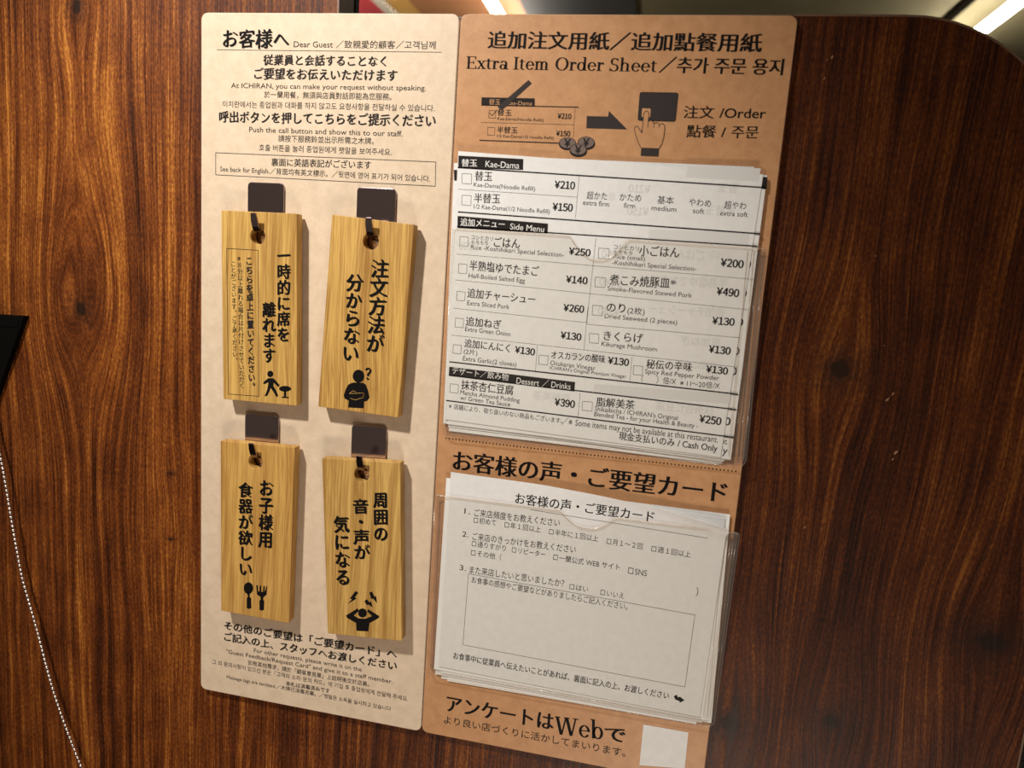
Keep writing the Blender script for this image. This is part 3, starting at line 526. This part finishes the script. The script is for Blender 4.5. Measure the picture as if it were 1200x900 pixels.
struct('wall_back', 'dim wall at the far end of the room', (-2.6, 5.0, 0), (4.2, 5.1, 2.42), M_CEIL)
struct('wall_right', 'dim wall to the right beyond the booth', (4.2, .3, 0), (4.3, 5.1, 2.42), M_CEIL)
struct('floor', 'dark floor behind the booth', (-2.6, -1.2, -.05), (4.3, 5.1, 0), M_FLOOR)
def ceiling_lamp(label, x, y0, y1, z=2.24):
    t = link(bpy.data.objects.new('ceiling_light', None)); t.location = (x, (y0+y1)/2, z)
    tag(t, label, 'ceiling light', 'ceiling lights beyond the partition')
    V, F = tube([(x, y0, z), (x, y1, z)], .021, 16); obj('tube', V, F, M_TUBE, t, smooth=True, label='glowing white tube')
    for y in (y0-.02, y1+.02):
        V, F = tube([(x, y-.022, z), (x, y+.022, z)], .024, 16); e = obj('end_cap', V, F, M_HOUSING, t)
        V, F = tube([(x, y, z+.03), (x, y, 2.36)], .006, 8); obj('hanger', V, F, M_HOUSING, e)
ceiling_lamp('glowing white tube light above the rounded corner of the wooden partition', 1.415, 2.0, 3.5)
ceiling_lamp('glowing white tube light just above the top edge of the tan order board', -.525, 2.0, 3.5)
post = link(bpy.data.objects.new('partition_post', None)); post.location = (.070, .0255, 0)
tag(post, 'charcoal wooden post rising just behind the partition above the pale board', 'post')
box('shaft', (.0634, .0235, .0), (.0765, .0275, 1.50), paper_mat('charcoal_wood', (.018, .016, .015), (.075, .066, .060), 60, .6), post)
box('cap', (.0628, .0230, 1.50), (.0771, .0280, 1.506), M_WEDGE, post)

# ------------------------------------------------------------------ the wooden partition
su = STEP[0]
outline = [(-420, 1299), (-420, -330), (su, -330), (su, 1.2)]
outline += [(142, .9), (300, -1.0), (345, -1.0)]
for k in range(1, 25):
    a = math.pi/2*k/24; outline.append((347.5+100.3*math.sin(a), -1.0+150*(1-math.cos(a))))
outline += [(447.8, 1299)]
part = thing('booth_partition', 'dark stained pine booth partition with a rounded top right corner behind the boards', 'partition', (14, 1299, -13))
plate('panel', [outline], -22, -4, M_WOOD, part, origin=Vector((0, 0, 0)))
edge = []
for a, b in zip(outline[2:-1], outline[3:]): edge.append((a, b))
V, F = [], []
pts = outline[2:]
for i, (u, v) in enumerate(pts):
    # outward normal of the outline, for a thin lipping proud of the panel edge
    p = Vector(pts[max(i-1, 0)]); q = Vector(pts[min(i+1, len(pts)-1)]); d = (q-p).normalized(); n = Vector((d.y, -d.x))
    for (o, w) in ((.02, -22.3), (.9, -22.3), (.9, -3.9), (.02, -3.9)): V.append(BW(u+n.x*o, v+n.y*o, w))
for i in range(len(pts)-1):
    for k in range(4): F.append((i*4+k, i*4+(k+1) % 4, i*4+4+(k+1) % 4, i*4+4+k))
F += [(3, 2, 1, 0), tuple(len(pts)*4-4+k for k in range(4))]
obj('edge_band', V, F, M_EDGE, part, label='paler worn edge band')
for i, (u, v, a) in enumerate(FLAKES):
    r = random.Random(i); q = []
    for k in range(9):
        th = 2*math.pi*k/9; rr = a*.5*r.uniform(.45, 1.0)
        x, y = rr*math.cos(th)*.42, rr*math.sin(th); q.append((u+x*.85-y*.5, v+x*.5+y*.85))
    flat('scratch', [q], -3.95, plain('bare_wood', (.30, .15, .065), .6) if i == 0 else bpy.data.materials['bare_wood'], part, label='pale scratch in the stain')

# ------------------------------------------------------------------ pale message board
lb = thing('message_board', 'pale kraft instruction board at left with four wooden tags on it', 'board', (71, H, -2))
plate('panel', [rounded([(0, 0), (SEAM-.35, 0), (SEAM-.35, H), (0, H)], 4.2)], -4, 0, [M_KRAFT_L, M_BOARD_EDGE_L], lb, bevel=.45, rim=True)
hd = text('heading', LB_HEAD, .1, M_INK, lb)
flat('heading_rule', [strip(LB_RULE[0], LB_RULE[1], .22)], .1, M_INK_SOFT, lb)
text('instructions', LB_BODY, .1, M_INK_SOFT, lb)
bx = flat('note_frame', loop_strips(LB_BOX, .28), .1, M_INK_SOFT, lb)
text('note', LB_NOTE, .1, M_INK_SOFT, bx)
text('closing_note', LB_CLOSE, .1, M_INK_SOFT, lb)

# ------------------------------------------------------------------ tan order board
rb = thing('order_board', 'tan kraft order board at right with two clear pockets of paper', 'board', (221, H, -2))
plate('panel', [rounded([(SEAM+.35, 0), (300, 0), (300, H), (SEAM+.35, H)], 4.2)], -4, 0, [M_KRAFT_R, M_BOARD_EDGE_R], rb, bevel=.45, rim=True)
text('heading', RB_HEAD, .1, M_INK, rb)
pic = flat('order_picture', [p for a, b, t in RB_GLINES for p in [strip(a, b, t)]] + [p for q in RB_GCHK for p in loop_strips(q, .16)] + loop_strips(RB_GTICK, .3, False), .1, M_INK_SOFT, rb)
flat('picture_bar', [RB_GBOX], .1, M_INK_SOFT, pic)
text('bar_lettering', RB_GHEAD, .15, M_KRAFT_R, pic)
text('picture_lettering', RB_GTEXT, .1, M_INK_SOFT, pic)
flat('pencil', [RB_PENCIL], .2, M_GREY, pic)
for k, (c, ex, ey) in enumerate(RB_COIN):
    rx, ry = math.hypot(ex[0]-c[0], ex[1]-c[1]), math.hypot(ey[0]-c[0], ey[1]-c[1])
    w = .2+.03*k
    o = flat('coin', [ellipse((c[0]+.1, c[1]+.65), rx+.15, ry+.1)], w, M_INK_SOFT, pic)
    V, F = [], []
    for r_, q, m in (((1, 1), .008, 0), ((.93, .92), .012, 1)):
        k0 = len(V); V += [BW(a, b, w+q) for a, b in ellipse(c, rx*r_[0], ry*r_[1])]; F.append(tuple(range(k0, len(V))))
    k0 = len(F); tv, tf = text_mesh([('¥', 'bold', c[0]-1.7, c[1]+1.9, c[0]+1.7, c[1]+1.9, 3.9)], w+.016); kv = len(V); V += tv; F += [tuple(i+kv for i in f) for f in tf]
    org = BW(c[0], c[1], w)
    me = o.data; b = bmesh.new(); b.from_mesh(me); base = len(b.verts)
    vs = [b.verts.new(Vector(v)-wloc(o)) for v in V]
    for i, f in enumerate(F):
        try: nf = b.faces.new([vs[j] for j in f])
        except ValueError: continue
        nf.material_index = 1 if i == 1 else 0
    b.to_mesh(me); b.free(); me.materials.append(M_COIN)
flat('arrow', [RB_ARROW], .1, M_GREY, pic)
bt = flat('call_button', [rounded(RB_BTN, 1.0)] , .1, M_GREY, pic)
flat('button_outline', loop_strips(rounded(RB_BTN, 1.0), .3), .13, M_INK_SOFT, pic)
flat('button_key', [rounded(RB_KEY, .6)], .15, M_KRAFT_R, pic)
flat('pointing_hand', [RB_HAND], .2, M_KRAFT_R, pic)
flat('hand_outline', loop_strips(RB_HAND, .28) + [p for q in RB_KNUCK for p in loop_strips(q, .28, False)], .24, M_INK_SOFT, pic)
flat('hand_cuff', [RB_CUFF], .26, M_GREY, pic)
text('picture_note', RB_GNOTE, .1, M_INK, rb)
dots = []
(a, b) = RB_DOTS
for k in range(82):
    t = k/81; c = (a[0]+(b[0]-a[0])*t, a[1]+(b[1]-a[1])*t); dots.append(ellipse(c, .42, .42, 8))
flat('dotted_line', dots, .1, M_INK_SOFT, rb)
text('feedback_heading', RB_FEED, .1, M_INK, rb)
text('survey_heading', RB_WEB, .1, M_INK, rb)
text('survey_note', RB_WEB2, .1, M_INK_SOFT, rb)
plate('code_sticker', [RB_CODE], .05, .2, M_PAPER, rb, label='blank white square sticker')
def pocket(q, i):
    tl, tr, br, bl, na, nb, nc = q
    # top edge with its thumb notch, then round the other three sides
    top = [tl]; m = 32
    ax, bx_ = na[0], nc[0]; dep = nb[1]-(na[1]+nc[1])/2
    for k in range(m+1):
        t = k/m; u = ax+(bx_-ax)*t; base = tl[1]+(tr[1]-tl[1])*(u-tl[0])/(tr[0]-tl[0])
        s = math.sin(math.pi*t); top.append((u, base+dep*max(0.0, 1-abs(2*t-1)**2.3)**1.25))
    loop = rounded(top[:1]+top[1:]+[tr, br, bl], [1.2]+[0]*(m+1)+[1.6, 5.0, 5.0])
    fl = plate('clear_pocket', [loop], 3.3, 3.42, M_FILM, rb, label='clear vinyl pocket with a thumb notch')
    # welded margins down both sides and along the bottom
    il, ir, ib = (1.3, 9.0, 2.6) if i == 0 else (3.6, 6.0, 3.2)
    bl2 = [(tl[0]+.2, tl[1]+1), (tl[0]+il, tl[1]+1)] + [(bl[0]+il, bl[1]-ib-2), (bl[0]+il+2, bl[1]-ib), (br[0]-ir-2, br[1]-ib), (br[0]-ir, br[1]-ib-2)] + [(tr[0]-ir, tr[1]+1), (tr[0]-.2, tr[1]+1)]
    bl2 += rounded([(tr[0], tr[1]+1), (br[0]-.2, br[1]-.2), (bl[0]+.2, bl[1]-.2), (tl[0], tl[1]+1)], [0, 5, 5, 0])[1:-1]
    plate('pocket_weld', [bl2], .12, .5, M_WELD, fl, label='hazy welded pocket margin')
    rim = [BW(u, v, 3.36) for u, v in loop+loop[:1]]
    V, F = tube(rim, .00034, 6)
    obj('pocket_rim', V, F, M_WELD, fl, smooth=True)
    for k, off in enumerate((ir-.4, ir*.62, ir*.38, .9)):
        V, F = tube([BW(tr[0]-off, tr[1]+1.5, 2.9-.55*k), BW(br[0]-off, br[1]-5, 2.9-.55*k)], .00022, 6)
        obj('pocket_crease', V, F, M_WELD, fl, smooth=True)
    V, F = tube([BW(bl[0]+4, bl[1]-ib+.3, 2.6), BW(br[0]-6, br[1]-ib+.3, 2.6)], .00026, 6)
    obj('pocket_crease', V, F, M_WELD, fl, smooth=True)
for i, q in enumerate(POCKET): pocket(q, i)

# ------------------------------------------------------------------ order slips in the upper pocket
def sheet(name, label, cat, quad, w, group, mat=None):
    cu, cv = (quad[2][0]+quad[3][0])/2, (quad[2][1]+quad[3][1])/2
    t = thing(name, label, cat, (cu, cv, w), group)
    plate('paper', [quad], w-.14, w, mat or M_PAPER, t)
    return t
SG = 'order slips in the upper pocket'
fs = sheet('order_slip', 'front printed order slip with prices in the upper clear pocket', 'order slip', OS_OUT, 2.55, SG)
for bar, tx in zip(OS_BAR, OS_BARTXT):
    b_ = flat('header_bar', [bar], 2.6, M_INK_SOFT, fs, label='black section bar with white lettering')
    text('header_lettering', tx, 2.66, M_WHITE_INK, b_)
for a, b, q in OS_RULES: flat('thick_rule', [strip(a, b, q)], 2.6, M_INK, fs)
for a, b in OS_THIN: flat('thin_rule', [strip(a, b, .16)], 2.6, M_GREY, fs)
for q in OS_CHK: flat('checkbox', loop_strips(q, .2), 2.6, M_GREY, fs)
for l in OS_ITEM: text('item_name', [l], 2.6, M_INK_SOFT, fs)
for l in OS_EN: text('english_name', [l], 2.6, M_INK_SOFT, fs)
for l in OS_PRICE: text('price', [l], 2.6, M_INK, fs)
text('footnote', OS_FOOT, 2.6, M_INK_SOFT, fs)
ghost = [l for l in OS_ITEM if l[2] < 215 or l[3] > 180]
for l in ghost + OS_PRICE[:6]: text('ink_showing_through', [l], 2.575, M_GHOST, fs, mirror_u=218.5, label='faint mirrored print showing through from the back')
gb = [[[(437-u, v) for u, v in bar]] for bar in OS_BAR]
for q in gb: flat('bar_showing_through', q, 2.57, M_GHOST, fs, label='faint mirrored bar showing through from the back')
s2 = sheet('order_slip', 'second order slip whose right edge and last price digits stick out past the front slip', 'order slip', S2_OUT, 2.15, SG)
for l in S2_TXT: text('price', [l], 2.2, M_INK, s2)
flat('header_bar', S2_BAR, 2.2, M_INK_SOFT, s2)
for a, b in S2_RULES: flat('thick_rule', [strip(a, b, .65)], 2.21, M_INK, s2)
SL = ['order slip with a black bar end peeking out left of the front slip', 'order slip whose corner stands highest above the top right of the front slip',
      'order slip showing as a lower white edge under the front slip in the upper pocket', 'lowest and rearmost order slip against the board in the upper pocket']
for k, (q, w, l) in enumerate(zip(SLIPS, (1.75, 1.35, .95, .55), SL)):
    t = sheet('order_slip', l, 'order slip', q, w, SG, M_PAPER_B if k == 1 else None)
    if k == 0: flat('header_bar', [SLIP3_BAR], 1.8, M_INK_SOFT, t)

# ------------------------------------------------------------------ feedback cards in the lower pocket
CG = 'feedback cards in the lower pocket'
fc = thing('feedback_card', 'front printed feedback card with a curling top right corner in the lower pocket', 'card', ((FC_OUT[2][0]+FC_OUT[3][0])/2, (FC_OUT[2][1]+FC_OUT[3][1])/2, 2.55), CG)
def lerp_edge(u):
    for a, b in zip(FC_EDGE, FC_EDGE[1:]):
        if u <= b[0]: break
    return a[1]+(b[1]-a[1])*(u-a[0])/(b[0]-a[0])
def curl(u, v):
    a = max(0.0, (u-205)/90); d = max(0.0, 1-(v-lerp_edge(u))/8.0)
    return 3.2*a*a*d*d + .25*math.sin(u*.09)*d
NX, NY = 28, 26
V, F = [], []
(a_, b_, c_, d_) = FC_OUT
for i in range(NX+1):
    t = i/NX
    ub = d_[0]+(c_[0]-d_[0])*t; vb = d_[1]+(c_[1]-d_[1])*t
    ut = a_[0]+(FC_EDGE[-1][0]-a_[0])*t; vt = lerp_edge(ut)
    for j in range(NY+1):
        s = (j/NY)**1.6
        u = ut+(ub-ut)*s; v = vt+(vb-vt)*s
        V.append(BW(u, v, 2.55+curl(u, v)))
for i in range(NX):
    for j in range(NY): k = i*(NY+1)+j; F.append((k, k+1, k+NY+2, k+NY+1))
pp = obj('paper', V, F, M_PAPER, fc, smooth=True)
sm = pp.modifiers.new('thickness', 'SOLIDIFY'); sm.thickness = .00012; sm.offset = -1
pp.modifiers.new('crisp_edges', 'EDGE_SPLIT').split_angle = .6
text('title', FC_TITLE, 2.6, M_INK, fc, bend=curl)
flat('title_rule', [strip(FC_RULE[0], FC_RULE[1], .2)], 2.6, M_INK_SOFT, fc)
text('questions', FC_TXT, 2.6, M_INK_SOFT, fc)
fb = flat('comment_box', loop_strips(FC_BOX, .2), 2.6, M_INK_SOFT, fc)
text('comment_prompt', FC_NOTE, 2.6, M_INK_SOFT, fb)
text('footnote', FC_FOOT, 2.6, M_INK_SOFT, fc)
flat('turn_over_arrow', [FC_ARROW], 2.6, M_INK, fc)
CL = ['second feedback card showing as a white strip along the left edge of the front card', 'bright feedback card standing up behind the curled corner of the front card',
      'feedback card whose bottom edge shows just below the front card', 'feedback card with the lowest bottom edge in the lower pocket', 'rearmost feedback card against the board in the lower pocket']
for q, w, l in zip(CARDS, (2.05, 1.65, 1.25, .85, .45), CL):
    sheet('feedback_card', l, 'card', q, w, CG, M_PAPER_B)

# ------------------------------------------------------------------ steel hooks and the wooden tags hung on them
HL = ['dark steel hook holding the upper left wooden tag', 'dark steel hook holding the upper right tilted wooden tag', 'dark steel hook holding the lower left wooden tag', 'dark steel hook holding the lower right wooden tag']
TL = ['upper left wooden tag with a framed note and a walking person pictogram', 'upper right wooden tag, leaning, with a puzzled person and question mark pictogram',
      'lower left wooden tag with a spoon and fork pictogram', 'lower right wooden tag with a person covering both ears under lightning bolts']
for k in range(4):
    uh, vh = HOLE[k]; pq = PLATE[k]
    h = thing('metal_hook', HL[k], 'hook', (uh, vh, .7), 'hooks on the pale board')
    bot = vh+9
    pl = [pq[0], pq[1], (pq[1][0]+.2, bot), (pq[0][0]+.2, bot)]
    plate('back_plate', [rounded(pl, 2.6)], .02, 1.4, M_STEEL, h, bevel=.4)
    # flat prong: out of the plate, through the hole, then up in front of the tag
    path = [(vh+3.2, 1.0), (vh-1.0, 2.6), (vh-2.4, 4.6), (vh-2.6, 7.6), (vh-3.2, 9.2), (vh-5.0, 10.6), (vh-8.0, 11.8), (vh-11.6, 13.0)]
    V, F = [], []; hw = 1.9; th = .45
    for i, (v, w) in enumerate(path):
        p, q = path[max(i-1, 0)], path[min(i+1, len(path)-1)]
        d = Vector((q[0]-p[0], q[1]-p[1])).normalized(); n = Vector((-d.y, d.x))*th
        ww = hw*(.8 if i == len(path)-1 else 1)
        for su_, sn in ((-1, -1), (1, -1), (1, 1), (-1, 1)): V.append(BW(uh+.3+su_*ww, v+sn*n.x, w+sn*n.y))
    for i in range(len(path)-1):
        for j in range(4): F.append((i*4+j, i*4+(j+1) % 4, i*4+4+(j+1) % 4, i*4+4+j))
    F += [(3, 2, 1, 0), tuple(len(path)*4-4+j for j in range(4))]
    obj('prong', V, F, M_STEEL, h)
    q = TAG[k]
    t = thing('message_tag', TL[k], 'tag', ((q[2][0]+q[3][0])/2, (q[2][1]+q[3][1])/2, 5), 'wooden tags on the pale board')
    plate('tag_board', [rounded(q, .8), ellipse((uh, vh), 4.3, 4.3, 32)], 2.0, 8.0, M_OAK[k], t, bevel=.35)
    V, F = vtext_mesh(TAGTXT[k], 8.08); obj('lettering', V, F, M_INK, t)
    if k == 0:
        fr = flat('note_frame', loop_strips(TAGBOX, .3), 8.06, M_INK_SOFT, t)
        V, F = vtext_mesh(TAGNOTE, 8.08); obj('note', V, F, M_INK_SOFT, fr)
    pg = flat('pictogram', PICT[k], 8.08, M_INK, t)
    if k == 1:
        V, F = vtext_mesh([PICT_Q], 8.08); obj('question_mark', V, F, M_INK, pg)
        flat('arm_lines', [p for q_ in PICT_ARM for p in loop_strips(q_, .22, False)], 8.14, M_OAK[1], pg)

# ------------------------------------------------------------------ black wedge and ball chain at the left edge
wg = thing('corner_bracket', 'black wooden wedge poking in at the left edge of the partition', 'bracket', (-140, 312, -2))
(a, b, c) = WEDGE
plate('wedge', [[a, (-190, 172), (-190, 312), (c[0], 312)]], -3.9, 0, M_WEDGE, wg, bevel=.3)
plate('lip', [[(a[0]-3.2, a[1]+3.0), (-188, 175), (-188, 179), (a[0]-5.0, a[1]+7)]], 0.02, .5, M_WEDGE, wg, bevel=.15)
ch = thing('bead_chain', 'silver ball chain hanging across the dark wood at the left edge', 'chain', (CHAIN[-1][0], CHAIN[-1][1], 3))
pts = [(u, v, 3.0) for u, v in CHAIN]
pts[0] = (*CHAIN[0], 1.4)
def cat(P, n):
    out = []
    for i in range(len(P)-1):
        p0, p1, p2, p3 = (Vector(P[max(0, min(len(P)-1, i+d))]) for d in (-1, 0, 1, 2))
        for k in range(n):
            t = k/n; out.append(.5*((2*p1)+(p2-p0)*t+(2*p0-5*p1+4*p2-p3)*t*t+(3*p1-p0-3*p2+p3)*t**3))
    return out+[Vector(P[-1])]
path = cat(pts, 20)
V, F = tube([BW(*p) for p in path], .00022, 6); obj('wire', V, F, M_WIRE, ch, smooth=True)
b = bmesh.new(); bmesh.ops.create_icosphere(b, subdivisions=2, radius=.00105); bm_me = bpy.data.meshes.new('bead'); b.to_mesh(bm_me); b.free()
bm_me.materials.append(M_BEAD); bm_me.polygons.foreach_set('use_smooth', [True]*len(bm_me.polygons))
acc = 0.0; nxt = 1.0; first = None; nb = 0; base = wloc(ch)
for p, q in zip(path, path[1:]):
    d = (q-p).length
    while nxt <= acc+d and nb < 100:
        c = p+(q-p)*((nxt-acc)/d)
        if first is None: o = bpy.data.objects.new('bead', bm_me); first = o
        else: o = first.copy()
        COL.objects.link(o); o.parent = ch; o.location = BW(*c)-base
        nxt += 2.85; nb += 1
    acc += d
bpy.data.objects.remove(_to); bpy.data.curves.remove(_tc)
